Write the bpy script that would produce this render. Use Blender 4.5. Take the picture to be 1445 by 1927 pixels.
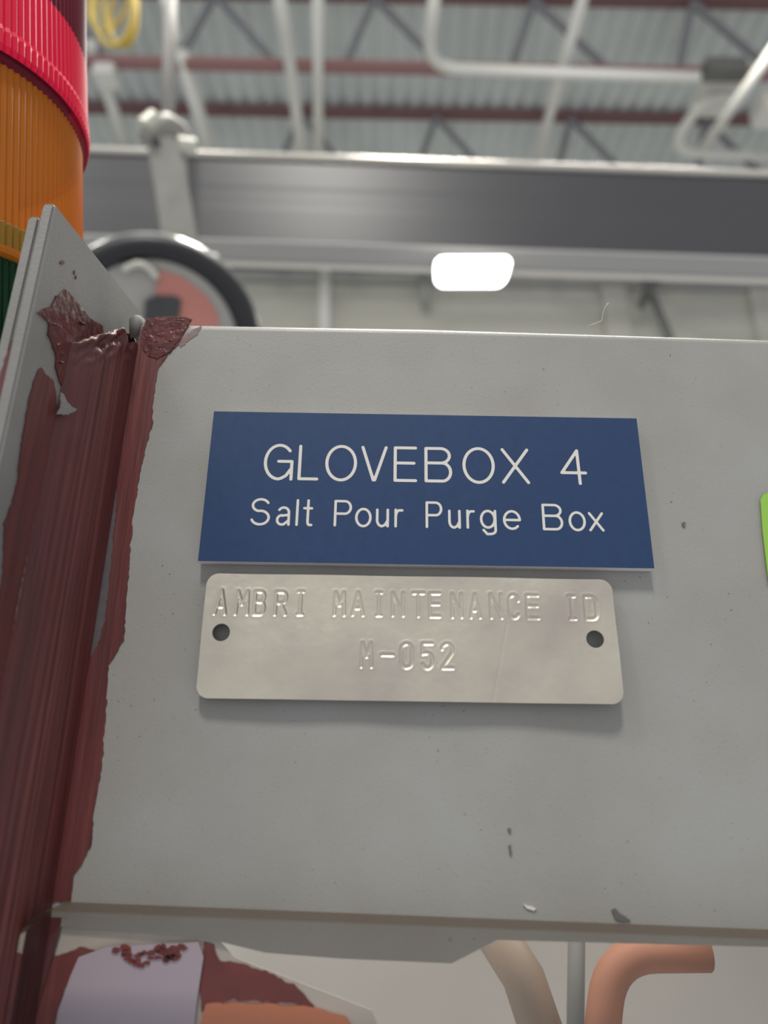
import bpy, bmesh, math, random
import numpy as np
from mathutils import Vector, Matrix, noise

C = bpy.context.scene.collection
for o in list(bpy.data.objects):
    bpy.data.objects.remove(o)

# ------------------------------------------------------------------ camera
W, H, F = 1445.0, 1927.0, 1336.0
PITCH, YAW, ROLL = 0.34688223, -0.00332772, 0.01533817
CAM = Vector((0.04004301, -0.15007859, -0.04216329))
_fwd = Vector((-math.sin(YAW) * math.cos(PITCH), math.cos(YAW) * math.cos(PITCH), math.sin(PITCH)))
_r0 = Vector((math.cos(YAW), math.sin(YAW), 0))
_u0 = _r0.cross(_fwd)
_R = _r0 * math.cos(ROLL) + _u0 * math.sin(ROLL)
_U = -_r0 * math.sin(ROLL) + _u0 * math.cos(ROLL)
camd = bpy.data.cameras.new('camera')
cam = bpy.data.objects.new('camera', camd)
C.objects.link(cam)
rot = Matrix((_R, _U, -_fwd)).transposed()
cam.matrix_world = Matrix.Translation(CAM) @ rot.to_4x4()
camd.sensor_fit = 'VERTICAL'
camd.sensor_height = 34.6
camd.lens = 34.6 * F / H
camd.clip_start = 0.005
camd.clip_end = 100
camd.dof.use_dof = True
camd.dof.focus_distance = 0.166
camd.dof.aperture_fstop = 9.5
scene = bpy.context.scene
scene.camera = cam

# ------------------------------------------------------------------ light and exposure
scene.view_settings.view_transform = 'Standard'
scene.view_settings.look = 'None'
scene.view_settings.gamma = 1.0
scene.view_settings.use_curve_mapping = False
scene.view_settings.exposure = 0.0
scene.cycles.use_denoising = True
scene.cycles.max_bounces = 8
scene.cycles.transparent_max_bounces = 16
scene.cycles.caustics_reflective = False
scene.cycles.caustics_refractive = False

world = bpy.data.worlds.new('hall_daylight')
scene.world = world
world.use_nodes = True
bg = world.node_tree.nodes['Background']
bg.inputs[0].default_value = (0.93, 0.96, 1.0, 1)
bg.inputs[1].default_value = 0.56

def area(name, loc, target, sx, sy, power, col=(1, 0.97, 0.9)):
    l = bpy.data.lights.new(name, 'AREA')
    l.shape = 'RECTANGLE'; l.size = sx; l.size_y = sy
    l.energy = power; l.color = col
    o = bpy.data.objects.new(name, l)
    C.objects.link(o)
    o.location = loc
    d = (Vector(target) - Vector(loc)).normalized()
    o.rotation_euler = d.to_track_quat('-Z', 'Y').to_euler()
    return o

area('hall_lamp_key', (-2.8, -2.1, 4.3), (0, 0, 0), 0.7, 0.7, 50)
area('hall_lamp_front', (-0.3, -2.7, 4.5), (0, 0, 0), 0.6, 0.75, 150)
area('hall_lamp_over_rail', (0.15, 0.9, 4.3), (0.1, 0.5, 0), 1.1, 0.5, 150)
area('glovebox_inside_lamp', (.06, .04, -.02), (.06, .05, -.2), .2, .03, .075, (1, .97, .92))  # added fill light, brightens what sits behind the window
area('hall_lamp_far', (1.6, 2.4, 4.1), (1.6, 2.4, 0), 1.2, 0.6, 80)

# ------------------------------------------------------------------ helpers
def at_dir(px, py):
    return _fwd + _R * ((px - W / 2) / F) - _U * ((py - H / 2) / F)
def dep(px, py, D):                       # point at axial depth D
    return CAM + at_dir(px, py) * D
def onX(px, py, X):
    d = at_dir(px, py); return CAM + d * ((X - CAM.x) / d.x)
def onY(px, py, Y):
    d = at_dir(px, py); return CAM + d * ((Y - CAM.y) / d.y)
def onZ(px, py, Z):
    d = at_dir(px, py); return CAM + d * ((Z - CAM.z) / d.z)

def obj(name, bm, m, parent=None, smooth=False):
    me = bpy.data.meshes.new(name)
    bm.normal_update()
    bm.to_mesh(me); bm.free()
    o = bpy.data.objects.new(name, me)
    C.objects.link(o)
    for k in (m if isinstance(m, (list, tuple)) else [m]):
        me.materials.append(k)
    if smooth:
        for p in me.polygons: p.use_smooth = True
    if parent: o.parent = parent
    return o

def empty(name, label, cat, group=None):
    o = bpy.data.objects.new(name, None)
    C.objects.link(o)
    o.empty_display_size = 0.01
    return tag(o, label, cat, group)

def tag(o, label, cat, group=None, kind=None):
    o['label'] = label; o['category'] = cat
    if group: o['group'] = group
    if kind: o['kind'] = kind
    return o

def structure(o, label):
    o['kind'] = 'structure'; o['label'] = label; o['category'] = o.name.split('_')[0]
    return o

def box(bm, x0, x1, y0, y1, z0, z1, bevel=0, seg=2, M=None):
    g = bmesh.ops.create_cube(bm, size=1)
    vs = g['verts']
    for v in vs:
        v.co = Vector((x0 + (v.co.x + .5) * (x1 - x0), y0 + (v.co.y + .5) * (y1 - y0), z0 + (v.co.z + .5) * (z1 - z0)))
    if bevel:
        es = list({e for v in vs for e in v.link_edges})
        r = bmesh.ops.bevel(bm, geom=es, offset=bevel, segments=seg, affect='EDGES', profile=0.5)
        vs = list({v for f in r['faces'] for v in f.verts} | {v for v in vs if v.is_valid})
    if M is not None:
        for v in vs: v.co = M @ v.co
    return vs

def tube(bm, pts, r, n=12, closed=False, cap=True):
    pts = [Vector(p) for p in pts]
    N = len(pts); rings = []
    prev = None
    for i, p in enumerate(pts):
        if closed: t = pts[(i + 1) % N] - pts[i - 1]
        elif i == 0: t = pts[1] - p
        elif i == N - 1: t = p - pts[-2]
        else: t = pts[i + 1] - pts[i - 1]
        t.normalize()
        if prev is None:
            a = t.orthogonal().normalized()
        else:
            a = (prev - t * prev.dot(t)).normalized()
        prev = a
        b = t.cross(a)
        rr = r[i] if isinstance(r, (list, tuple)) else r
        rings.append([bm.verts.new(p + (a * math.cos(k * 2 * math.pi / n) + b * math.sin(k * 2 * math.pi / n)) * rr) for k in range(n)])
    M = N if closed else N - 1
    for i in range(M):
        A, B = rings[i], rings[(i + 1) % N]
        for k in range(n):
            bm.faces.new((A[k], A[(k + 1) % n], B[(k + 1) % n], B[k]))
    if cap and not closed:
        bm.faces.new(rings[0][::-1]); bm.faces.new(rings[-1])

def fillet_path(pts, rad, n=8):
    """polyline with its inner corners rounded"""
    pts = [Vector(p) for p in pts]; out = [pts[0]]
    for i in range(1, len(pts) - 1):
        a = (pts[i - 1] - pts[i]); b = (pts[i + 1] - pts[i])
        r = min(rad, a.length * .49, b.length * .49)
        p0 = pts[i] + a.normalized() * r; p1 = pts[i] + b.normalized() * r
        for k in range(n + 1):
            t = k / n
            out.append(p0.lerp(pts[i], t).lerp(pts[i].lerp(p1, t), t))
    out.append(pts[-1]); return out

def lathe(bm, prof, n, origin, axis, flute=None, closed=False):
    """prof: (radius, height) pairs; flute(r,k) adjusts the radius"""
    axis = Vector(axis).normalized()
    u = axis.cross(Vector((0, 1, 0))).normalized(); v = axis.cross(u)
    rings = []
    for r, h in prof:
        ring = []
        for k in range(n):
            a = 2 * math.pi * k / n
            rr = flute(r, k) if flute else r
            ring.append(bm.verts.new(Vector(origin) + axis * h + (u * math.cos(a) + v * math.sin(a)) * rr))
        rings.append(ring)
    L = len(rings)
    for i in range(L if closed else L - 1):
        A, B = rings[i], rings[(i + 1) % L]
        for k in range(n):
            bm.faces.new((A[k], A[(k + 1) % n], B[(k + 1) % n], B[k]))
    return rings

def film(poly, th, nrm, ragged=0.0, step=0.0015, seed=1):
    """thin solid patch following a planar outline, edge slightly ragged"""
    rnd = random.Random(seed)
    pts = []
    for i, p in enumerate(poly):
        q = poly[(i + 1) % len(poly)]
        k = max(1, int((q - p).length / step))
        for j in range(k):
            pts.append(p.lerp(q, j / k))
    nrm = Vector(nrm).normalized()
    out = []
    for i, p in enumerate(pts):
        t = (pts[(i + 1) % len(pts)] - pts[i - 1]).normalized()
        s = nrm.cross(t)
        out.append(p + s * ragged * (noise.noise(p * 900 + Vector((seed, 0, 0))) * 1.0 + rnd.uniform(-.5, .5)))
    bm = bmesh.new()
    vs = [bm.verts.new(p) for p in out]
    es = [bm.edges.new((vs[i], vs[(i + 1) % len(vs)])) for i in range(len(vs))]
    bmesh.ops.triangle_fill(bm, use_beauty=True, use_dissolve=False, edges=es, normal=nrm)
    fs = list(bm.faces)
    r = bmesh.ops.extrude_face_region(bm, geom=fs)
    for v in r['geom']:
        if isinstance(v, bmesh.types.BMVert): v.co += nrm * th
    bmesh.ops.recalc_face_normals(bm, faces=bm.faces)
    return bm

# ------------------------------------------------------------------ materials
def mat(name, col, rough=0.5, metal=0.0, spec=0.5, nscale=0, namp=0.0, bscale=0, bstr=0.0, bdist=0.0005, stretch=(1, 1, 1), col2=None):
    m = bpy.data.materials.new(name); m.use_nodes = True
    nt = m.node_tree; P = nt.nodes['Principled BSDF']
    P.inputs['Base Color'].default_value = (*col, 1)
    P.inputs['Roughness'].default_value = rough
    P.inputs['Metallic'].default_value = metal
    P.inputs['Specular IOR Level'].default_value = spec
    tc = nt.nodes.new('ShaderNodeTexCoord'); mp = nt.nodes.new('ShaderNodeMapping')
    mp.inputs['Scale'].default_value = stretch
    nt.links.new(tc.outputs['Object'], mp.inputs[0])
    m['_'] = 0
    if nscale:
        n = nt.nodes.new('ShaderNodeTexNoise'); n.inputs['Scale'].default_value = nscale; n.inputs['Detail'].default_value = 5
        nt.links.new(mp.outputs[0], n.inputs['Vector'])
        r = nt.nodes.new('ShaderNodeMapRange'); r.inputs[1].default_value = .3; r.inputs[2].default_value = .7
        nt.links.new(n.outputs['Fac'], r.inputs[0])
        x = nt.nodes.new('ShaderNodeMix'); x.data_type = 'RGBA'
        c2 = col2 or tuple(max(0, c * (1 - namp)) for c in col)
        x.inputs[6].default_value = (*col, 1); x.inputs[7].default_value = (*c2, 1)
        nt.links.new(r.outputs[0], x.inputs[0]); nt.links.new(x.outputs[2], P.inputs['Base Color'])
    if bscale:
        n = nt.nodes.new('ShaderNodeTexNoise'); n.inputs['Scale'].default_value = bscale; n.inputs['Detail'].default_value = 4
        nt.links.new(mp.outputs[0], n.inputs['Vector'])
        b = nt.nodes.new('ShaderNodeBump'); b.inputs['Strength'].default_value = bstr; b.inputs['Distance'].default_value = bdist
        nt.links.new(n.outputs['Fac'], b.inputs['Height']); nt.links.new(b.outputs[0], P.inputs['Normal'])
    return m

def grey_enamel():
    m = mat('grey_enamel', (0.335, 0.328, 0.312), 0.42, bscale=1500, bstr=0.35, bdist=0.00012)
    nt = m.node_tree; P = nt.nodes['Principled BSDF']
    tc = nt.nodes.new('ShaderNodeTexCoord')
    def nz(s, d=3):
        n = nt.nodes.new('ShaderNodeTexNoise'); n.inputs['Scale'].default_value = s; n.inputs['Detail'].default_value = d
        nt.links.new(tc.outputs['Object'], n.inputs['Vector']); return n
    def mr(src, a, b, c=0, d=1):
        r = nt.nodes.new('ShaderNodeMapRange'); r.inputs[1].default_value = a; r.inputs[2].default_value = b
        r.inputs[3].default_value = c; r.inputs[4].default_value = d
        nt.links.new(src, r.inputs[0]); return r.outputs[0]
    def mix(fac, a, b):
        x = nt.nodes.new('ShaderNodeMix'); x.data_type = 'RGBA'
        for s, i in ((a, 6), (b, 7)):
            if isinstance(s, tuple): x.inputs[i].default_value = (*s, 1)
            else: nt.links.new(s, x.inputs[i])
        nt.links.new(fac, x.inputs[0]); return x.outputs[2]
    c = mix(mr(nz(45).outputs['Fac'], .35, .65), (0.348, 0.342, 0.322), (0.322, 0.308, 0.284))
    # fine grime: sparse small flecks
    c = mix(mr(nz(2600, 2).outputs['Fac'], .66, .74, 0, .35), c, (0.13, 0.125, 0.12))
    mm = nt.nodes.new('ShaderNodeMath'); mm.operation = 'MULTIPLY'
    nt.links.new(mr(nz(1100, 2).outputs['Fac'], .69, .74, 0, .7), mm.inputs[0])
    nt.links.new(mr(nz(60, 2).outputs['Fac'], .5, .6), mm.inputs[1])
    c = mix(mm.outputs[0], c, (0.07, 0.065, 0.06))
    nt.links.new(c, P.inputs['Base Color'])
    return m

M = {}
M['panel'] = grey_enamel()
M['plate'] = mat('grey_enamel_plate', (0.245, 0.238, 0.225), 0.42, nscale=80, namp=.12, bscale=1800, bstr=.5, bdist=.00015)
M['primer'] = mat('maroon_primer', (0.160, 0.039, 0.036), 0.42, nscale=330, col2=(0.085, 0.021, 0.021), bscale=420, bstr=.7, bdist=.0005, stretch=(1, 1, .07))
M['primer_lump'] = mat('maroon_primer_thick', (0.125, 0.026, 0.025), 0.24, nscale=200, col2=(0.08, 0.018, 0.018), bscale=420, bstr=.6, bdist=.0006)
M['primer_thick'] = mat('maroon_primer_stippled', (0.15, 0.034, 0.032), 0.24, nscale=300, col2=(0.09, 0.02, 0.02), bscale=420, bstr=.8, bdist=.0006)
M['primer_bright'] = mat('maroon_primer_lightened', (0.27, 0.05, 0.042), 0.5, nscale=200, col2=(0.19, 0.033, 0.03))  # maroon primer lightened in colour against the dim light behind the window
M['sliver'] = mat('thin_purple_grey', (0.115, 0.098, 0.105), .5, nscale=400, namp=.2)
M['blue'] = mat('blue_laminate', (0.020, 0.052, 0.138), 0.5, spec=.35, nscale=400, namp=.12, bscale=3000, bstr=.2, bdist=.0001)
M['white_core'] = mat('white_core', (0.88, 0.82, 0.80), 0.5)
M['letter'] = mat('white_engraving', (0.74, 0.70, 0.64), 0.6)
M['alu'] = mat('stamped_aluminium', (0.74, 0.685, 0.56), 0.40, metal=0.85, nscale=48, col2=(0.57, 0.50, 0.44), bscale=70, bstr=.5, bdist=.0012)
M['green'] = mat('lime_sticker', (0.30, 0.56, 0.075), 0.45)
M['rail'] = mat('rail_paint', (0.068, 0.067, 0.074), 0.36, spec=.3, nscale=3, namp=.1)
M['rail_under'] = mat('rail_underside_lit', (0.42, 0.405, 0.39), 0.5)  # light from below put into the colour, paler than the rail paint
M['rail_lip'] = mat('rail_lip_metal', (0.78, 0.73, 0.65), 0.24, metal=.5)
M['zinc'] = mat('zinc_plated_steel', (0.40, 0.385, 0.345), 0.5, metal=.25, nscale=25, namp=.2)
M['nub'] = mat('dull_grey_end', (0.19, 0.185, 0.17), 0.6)
M['dull'] = mat('dull_steel', (0.42, 0.395, 0.37), 0.65)
M['zinc_bright'] = mat('bright_zinc', (0.66, 0.65, 0.57), 0.5, metal=.4)
M['black'] = mat('black_rubber', (0.022, 0.022, 0.026), 0.42)
M['chrome'] = mat('polished_rim', (0.72, 0.72, 0.70), 0.22, metal=.9)
M['offwhite'] = mat('offwhite_face', (0.48, 0.46, 0.42), 0.5)
M['salmon'] = mat('red_face_panel', (0.62, 0.25, 0.20), 0.5)
M['slot'] = mat('dark_slot', (0.06, 0.06, 0.065), 0.5)
M['deck'] = mat('galvanised_deck', (0.70, 0.74, 0.72), 0.5, metal=.0, nscale=1.2, namp=.2)
M['redoxide'] = mat('red_oxide_steel', (0.30, 0.155, 0.15), 0.6)
M['redoxide_dark'] = mat('dark_maroon_steel', (0.17, 0.085, 0.09), 0.6)
M['web'] = mat('backlit_joist_web', (0.19, 0.185, 0.205), 0.6)  # webs darkened in colour as if seen against the light
M['wall'] = mat('cream_wall', (0.58, 0.56, 0.49), 0.7, nscale=.6, namp=.08)
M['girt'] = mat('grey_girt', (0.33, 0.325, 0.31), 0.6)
M['conduit'] = mat('white_conduit', (0.70, 0.69, 0.64), 0.45)
M['yellow'] = mat('yellow_cable', (0.55, 0.40, 0.07), 0.5)
M['strut'] = mat('dark_strut', (0.13, 0.13, 0.125), 0.6)
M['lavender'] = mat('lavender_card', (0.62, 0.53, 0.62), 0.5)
M['orange'] = mat('orange_reflected', (0.85, 0.30, 0.16), 0.5)
M['dull_orange'] = mat('dull_orange_reflected', (0.62, 0.29, 0.19), 0.6)
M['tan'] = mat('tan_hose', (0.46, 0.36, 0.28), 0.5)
M['inner'] = mat('pale_interior', (0.74, 0.70, 0.64), 0.6, nscale=20, namp=.1)
M['fibre'] = mat('pale_fibre', (0.6, 0.58, 0.5), 0.5)
M['housing'] = mat('lamp_housing', (0.5, 0.5, 0.5), 0.5)

def emit(name, col, s):
    m = bpy.data.materials.new(name); m.use_nodes = True
    P = m.node_tree.nodes['Principled BSDF']
    P.inputs['Base Color'].default_value = (.8, .8, .8, 1)
    P.inputs['Emission Color'].default_value = (*col, 1); P.inputs['Emission Strength'].default_value = s
    return m
M['led'] = emit('led_diffuser', (1, 0.99, 0.96), 7.0)

def lens(name, tint, body, clear=.5, rough=.32, diff=.25):
    m = bpy.data.materials.new(name); m.use_nodes = True
    nt = m.node_tree; P = nt.nodes['Principled BSDF']; out = nt.nodes['Material Output']
    P.inputs['Base Color'].default_value = (*body, 1); P.inputs['Roughness'].default_value = rough; P.inputs['Specular IOR Level'].default_value = .3
    T = nt.nodes.new('ShaderNodeBsdfTransparent'); T.inputs[0].default_value = (*tint, 1)
    L = nt.nodes.new('ShaderNodeBsdfTranslucent'); L.inputs[0].default_value = (*body, 1)
    a = nt.nodes.new('ShaderNodeMixShader'); a.inputs[0].default_value = diff
    nt.links.new(P.outputs[0], a.inputs[1]); nt.links.new(L.outputs[0], a.inputs[2])
    b = nt.nodes.new('ShaderNodeMixShader'); b.inputs[0].default_value = clear
    nt.links.new(a.outputs[0], b.inputs[1]); nt.links.new(T.outputs[0], b.inputs[2])
    nt.links.new(b.outputs[0], out.inputs[0])
    return m
M['lens_red'] = lens('red_lens', (.55, .10, .17), (.20, .022, .05), .4)
M['lens_red_band'] = lens('red_lit_band', (1, .04, .1), (1.0, .004, .065), .08, .4, .15)  # same red lens, with light shining through put into the colour
M['lens_amber'] = lens('amber_lens', (1, .5, .09), (.80, .27, .035), .4)
M['lens_olive'] = lens('amber_base', (.5, .3, .03), (.36, .22, .03), .2)
M['lens_green'] = lens('green_lens', (.05, .35, .15), (.012, .07, .03), .35)
M['core'] = mat('lamp_core', (.34, .27, .25), .5)

def clear_acrylic():
    m = bpy.data.materials.new('clear_acrylic'); m.use_nodes = True
    nt = m.node_tree; out = nt.nodes['Material Output']; nt.nodes.remove(nt.nodes['Principled BSDF'])
    T = nt.nodes.new('ShaderNodeBsdfTransparent'); T.inputs[0].default_value = (.975, .965, .955, 1)
    G = nt.nodes.new('ShaderNodeBsdfGlossy'); G.inputs['Roughness'].default_value = .04
    Fz = nt.nodes.new('ShaderNodeFresnel'); Fz.inputs[0].default_value = 1.3
    b = nt.nodes.new('ShaderNodeMixShader')
    nt.links.new(Fz.outputs[0], b.inputs[0]); nt.links.new(T.outputs[0], b.inputs[1]); nt.links.new(G.outputs[0], b.inputs[2])
    nt.links.new(b.outputs[0], out.inputs[0]); return m
M['acrylic'] = clear_acrylic()
M['acrylic_edge'] = lens('sawn_acrylic_edge', (.85, .78, .72), (.16, .125, .10), .6, .4)

# ================================================================== the hall (setting)
ZC = 5.0
# corrugated roof deck, ribs run into the hall
bm = bmesh.new()
pitch, depth = 0.13, 0.03
xs = []
x = -9.0
while x < 9.0:
    xs += [(x, 0), (x + .05, 0), (x + .07, depth), (x + .11, depth)]
    x += pitch
for i in range(len(xs) - 1):
    (xa, za), (xb, zb) = xs[i], xs[i + 1]
    bm.faces.new([bm.verts.new(p) for p in ((xa, -3.5, ZC + za), (xb, -3.5, ZC + zb), (xb, 5.6, ZC + zb), (xa, 5.6, ZC + za))])
bmesh.ops.remove_doubles(bm, verts=bm.verts, dist=1e-5)
bmesh.ops.solidify(bm, geom=list(bm.faces), thickness=0.004)
structure(obj('ceiling', bm, M['deck']), 'grey corrugated metal roof deck above the joists')

YW = 5.5
bm = bmesh.new(); box(bm, -9, 9, YW, YW + .15, -1.6, ZC + .02)
structure(obj('wall_back', bm, M['wall']), 'cream far wall of the hall below the rail')
bm = bmesh.new()
zg = onY(600, 531, YW).z
box(bm, -9, 9, YW - .10, YW, zg - .04, zg + .05, .01)
structure(obj('trim_1', bm, M['girt']), 'grey horizontal girt along the cream far wall')
bm = bmesh.new()
zg2 = onY(600, 508, YW).z
box(bm, -9, 9, YW - .12, YW, zg2 - .05, zg2 + .22, .01)
structure(obj('trim_2', bm, M['girt']), 'upper grey girt under the roof line on the far wall')
for k, (px, w) in enumerate(((1155, .12), (1440, .16))):
    p = onY(px, 570, YW); bm = bmesh.new()
    box(bm, p.x - w, p.x + w, YW - .06, YW, -1.6, zg2, .01)
    structure(obj('trim_%d' % (k + 3), bm, M['wall']), ['cream pilaster on the far wall', 'cream pilaster at the right end of the far wall'][k])

# open-web roof joists
def joist(Y, label, x_off, per, y_low):
    t = empty('roof_joist', label, 'joist', 'open web roof joists')
    zt, zb = ZC - .02, onY(722, y_low, Y).z
    bm = bmesh.new(); box(bm, -8, 8, Y - .045, Y + .045, zt - .045, zt - .002, .005)
    obj('top_chord', bm, M['redoxide_dark'], t)
    bm = bmesh.new(); box(bm, -8, 8, Y - .04, Y + .04, zb - .02, zb + .02, .005)
    obj('bottom_chord', bm, M['redoxide'], t)
    k = -4
    while k < 6:
        xt = x_off + k * per
        for dx in (-.17 * per, .43 * per):
            if -7.8 < xt + dx < 7.8:
                bm = bmesh.new()
                a, b = Vector((xt, Y, zt - .05)), Vector((xt + dx, Y, zb))
                tube(bm, [a, b], .026, 8)
                obj('web_bar', bm, M['web'], t)
        k += 1
    return t
pa = onZ(705, -10, ZC - .04); pb = onZ(1005, -10, ZC - .04)
joist(pa.y + .0, 'red oxide roof joist with dark zigzag webs, higher of the two in view', pa.x, (pb - pa).length, 127)
pc = onZ(722, 214, ZC - .05)
joist(pc.y, 'dusty maroon roof joist, just above the grey rail', onZ(820, 215, ZC - .05).x, (pb - pa).length, 345)

# conduits
def conduit(name, pts, r, label, cat='conduit', bend=.25, m='conduit', boxes=(), group='white conduits under the roof'):
    bm = bmesh.new()
    tube(bm, fillet_path(pts, bend), r, 12)
    o = obj(name, bm, M[m], None, True)
    return tag(o, label, cat, group)
zc = 4.25
conduit('conduit', [onZ(520, -40, zc), onZ(548, 130, zc), onZ(572, 330, zc)], .040, 'slanting white conduit beside the straight upright one')
conduit('conduit', [onZ(598, -40, zc), onZ(599, 330, zc)], .036, 'straight white conduit running into the hall, next to the slanting one')
conduit('conduit', [onZ(822, -40, 4.1), onZ(800, 128, 4.1), onZ(1315, 146, 4.1)], .036, 'white conduit with one rounded bend, running above the rail', bend=.22)
conduit('conduit', [onZ(1107, -40, zc), onZ(1002, 330, zc)], .034, 'lone pale conduit slanting down towards the rail')
conduit('conduit', [onZ(1480, 60, 3.98), onZ(1322, 280, 3.98)], .034, 'pale conduit crossing the looped one near the junction box')
conduit('conduit', [onZ(1400, 185, 4.17), onZ(1330, 180, 4.17), onZ(1255, 285, 4.17), onZ(1480, 296, 4.17)], .036, 'looped white conduit with a hairpin bend above the rail', bend=.3)
conduit('conduit', [onZ(340, 100, 4.3), onZ(408, 330, 4.3)], .05, 'wide pale pipe slanting behind the hanger strap')
conduit('conduit', [onZ(170, 80, 4.4), onZ(255, 330, 4.4)], .04, 'pale pipe slanting beside the stack light')
def small_box(name, p, sx, sy, sz, m, label, cat):
    bm = bmesh.new(); box(bm, p.x - sx, p.x + sx, p.y - sy, p.y + sy, p.z - sz, p.z + sz, min(sx, sy, sz) * .35, 3)
    return tag(obj(name, bm, M[m], None), label, cat)
small_box('junction_box', onZ(1352, 176, 4.36), .14, .15, .06, 'conduit', 'white junction box at the top of the looped conduit', 'junction box')
small_box('junction_box', onZ(1362, 131, 4.18), .13, .06, .05, 'strut', 'dark box on the end of the bent conduit', 'junction box')
small_box('smoke_detector', onZ(1450, 208, 4.2), .10, .10, .07, 'conduit', 'round-cornered white box at the right edge near the roof', 'box')
small_box('junction_box', onZ(200, 142, 4.22), .07, .07, .05, 'conduit', 'small white box on the red joist beside the stack light', 'junction box')
p = onY(612, 500, YW - .18); q = onY(610, 640, YW - .18)
conduit('conduit', [p, q], .055, 'upright pale pipe against the far wall, below the rail')
p = onY(800, 520, YW - .175); q = onY(800, 572, YW - .175)
conduit('drop_pipe', [p, q], .05, 'short grey drop pipe beside the bright lamp', 'pipe', m='girt')
t = empty('wall_brace', 'dark Y-shaped brace against the cream far wall', 'brace')
for a, b in (((1208, 512), (1262, 640)), ((1248, 512), (1210, 560)), ((1222, 545), (1205, 578))):
    bm = bmesh.new(); tube(bm, [onY(*a, YW - .25), onY(*b, YW - .25)], .035, 8)
    obj('brace_bar', bm, M['strut'], t)

# ================================================================== overhead rail
zt = dep(722, 292, 1.15).z
A0 = onZ(150, 274, zt); A1 = onZ(1445, 321, zt)
ax = (A1 - A0); ax.z = 0; axn = ax.normalized(); back = Vector((-axn.y, axn.x, 0))
zb = None
# bottom height on the same front plane
d = at_dir(722, 466); tt = ((A0 - CAM).dot(back)) / d.dot(back)
zb = (CAM + d * tt).z
hh = zt - zb
t = empty('overhead_rail', 'long dark grey overhead rail crossing above the grey panel', 'rail')
t.location = A0
def rail_pt(s, b, z): return A0 + axn * s + back * b + Vector((0, 0, z))
def extr(prof, s0, s1, m, name, smooth=False):
    bm = bmesh.new()
    r = [[bm.verts.new(rail_pt(s, b, z) - A0) for b, z in prof] for s in (s0, s1)]
    n = len(prof)
    for k in range(n):
        bm.faces.new((r[0][k], r[0][(k + 1) % n], r[1][(k + 1) % n], r[1][k]))
    bm.faces.new(r[0][::-1]); bm.faces.new(r[1])
    bmesh.ops.recalc_face_normals(bm, faces=bm.faces)
    return obj(name, bm, m, t, smooth)
def arcp(cx, cz, r, a0, a1, n=8):
    return [(cx + r * math.cos(math.radians(a0 + (a1 - a0) * k / n)), cz + r * math.sin(math.radians(a0 + (a1 - a0) * k / n))) for k in range(n + 1)]
DEPTH = .052
body = [(.004, -.010), (DEPTH - .004, -.010), (DEPTH - .004, -hh + .006), (.004, -hh + .006), (.004, -hh * .62), (.0043, -hh * .58), (.0043, -hh * .40), (.004, -hh * .36)]
extr(body, -1.2, 2.6, M['rail'], 'rail_web')
extr(arcp(.003, -.006, .007, 250, 90, 10) + [(DEPTH, .001), (DEPTH, -.010), (.006, -.0125)], -1.2, 2.6, M['rail_lip'], 'top_lip', True)
extr(arcp(.003, -hh + .004, .004, 180, 270, 5) + [(DEPTH - .012, -hh), (DEPTH - .012, -hh + .006), (-.001, -hh + .006)], -1.2, 2.6, M['rail_under'], 'bottom_flange')
extr([(DEPTH - .012, -hh - .003), (DEPTH, -hh - .003), (DEPTH, -hh + .006), (DEPTH - .012, -hh + .006)], -1.2, 2.6, M['rail_lip'], 'rear_lip')

# bright lamp fixed under the rail
t = empty('rail_lamp', 'small bright white rectangular lamp fixed at the lower edge of the rail', 'lamp')
c = dep(891, 512, 1.06)
t.location = c
Mx = Matrix((_r0, _fwd, _u0)).transposed().to_4x4()
Mx = Matrix.Rotation(math.radians(-1.2), 4, 'Y') @ Mx
u = 1.06 / F
bm = bmesh.new(); 
def rrect(w, h, r, n=8):
    out = []
    for cx, cz, a in ((w - r, h - r, 0), (-w + r, h - r, 90), (-w + r, -h + r, 180), (w - r, -h + r, 270)):
        out += [(cx + r * math.cos(math.radians(a + 90 * k / n)), cz + r * math.sin(math.radians(a + 90 * k / n))) for k in range(n + 1)]
    return out
def slab(bm, outl, y0, y1, Mt):
    a = [bm.verts.new(Mt @ Vector((x, y0, z))) for x, z in outl]; b = [bm.verts.new(Mt @ Vector((x, y1, z))) for x, z in outl]
    n = len(outl)
    bm.faces.new(a); bm.faces.new(b[::-1])
    for k in range(n): bm.faces.new((a[k], b[k], b[(k + 1) % n], a[(k + 1) % n]))
    bmesh.ops.recalc_face_normals(bm, faces=bm.faces)
slab(bm, [(x - (27 * u - z) * (.28 if x > 0 else -.02), z) for x, z in rrect(73 * u, 27 * u, 17 * u)], -.006, .004, Mx); obj('diffuser', bm, M['led'], t)
bm = bmesh.new(); slab(bm, [(x - (25 * u - z) * (.28 if x > 0 else -.02), z) for x, z in rrect(71 * u, 25 * u, 16 * u)], .004, .022, Mx); obj('housing', bm, M['housing'], t)
bm = bmesh.new()
e = back * 0.028 + Vector((0, 0, .012))
tube(bm, [Mx @ Vector((0, .02, 0)), Mx @ Vector((0, .02, 0)) + e], .006, 8); obj('bracket', bm, M['housing'], t)

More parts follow.
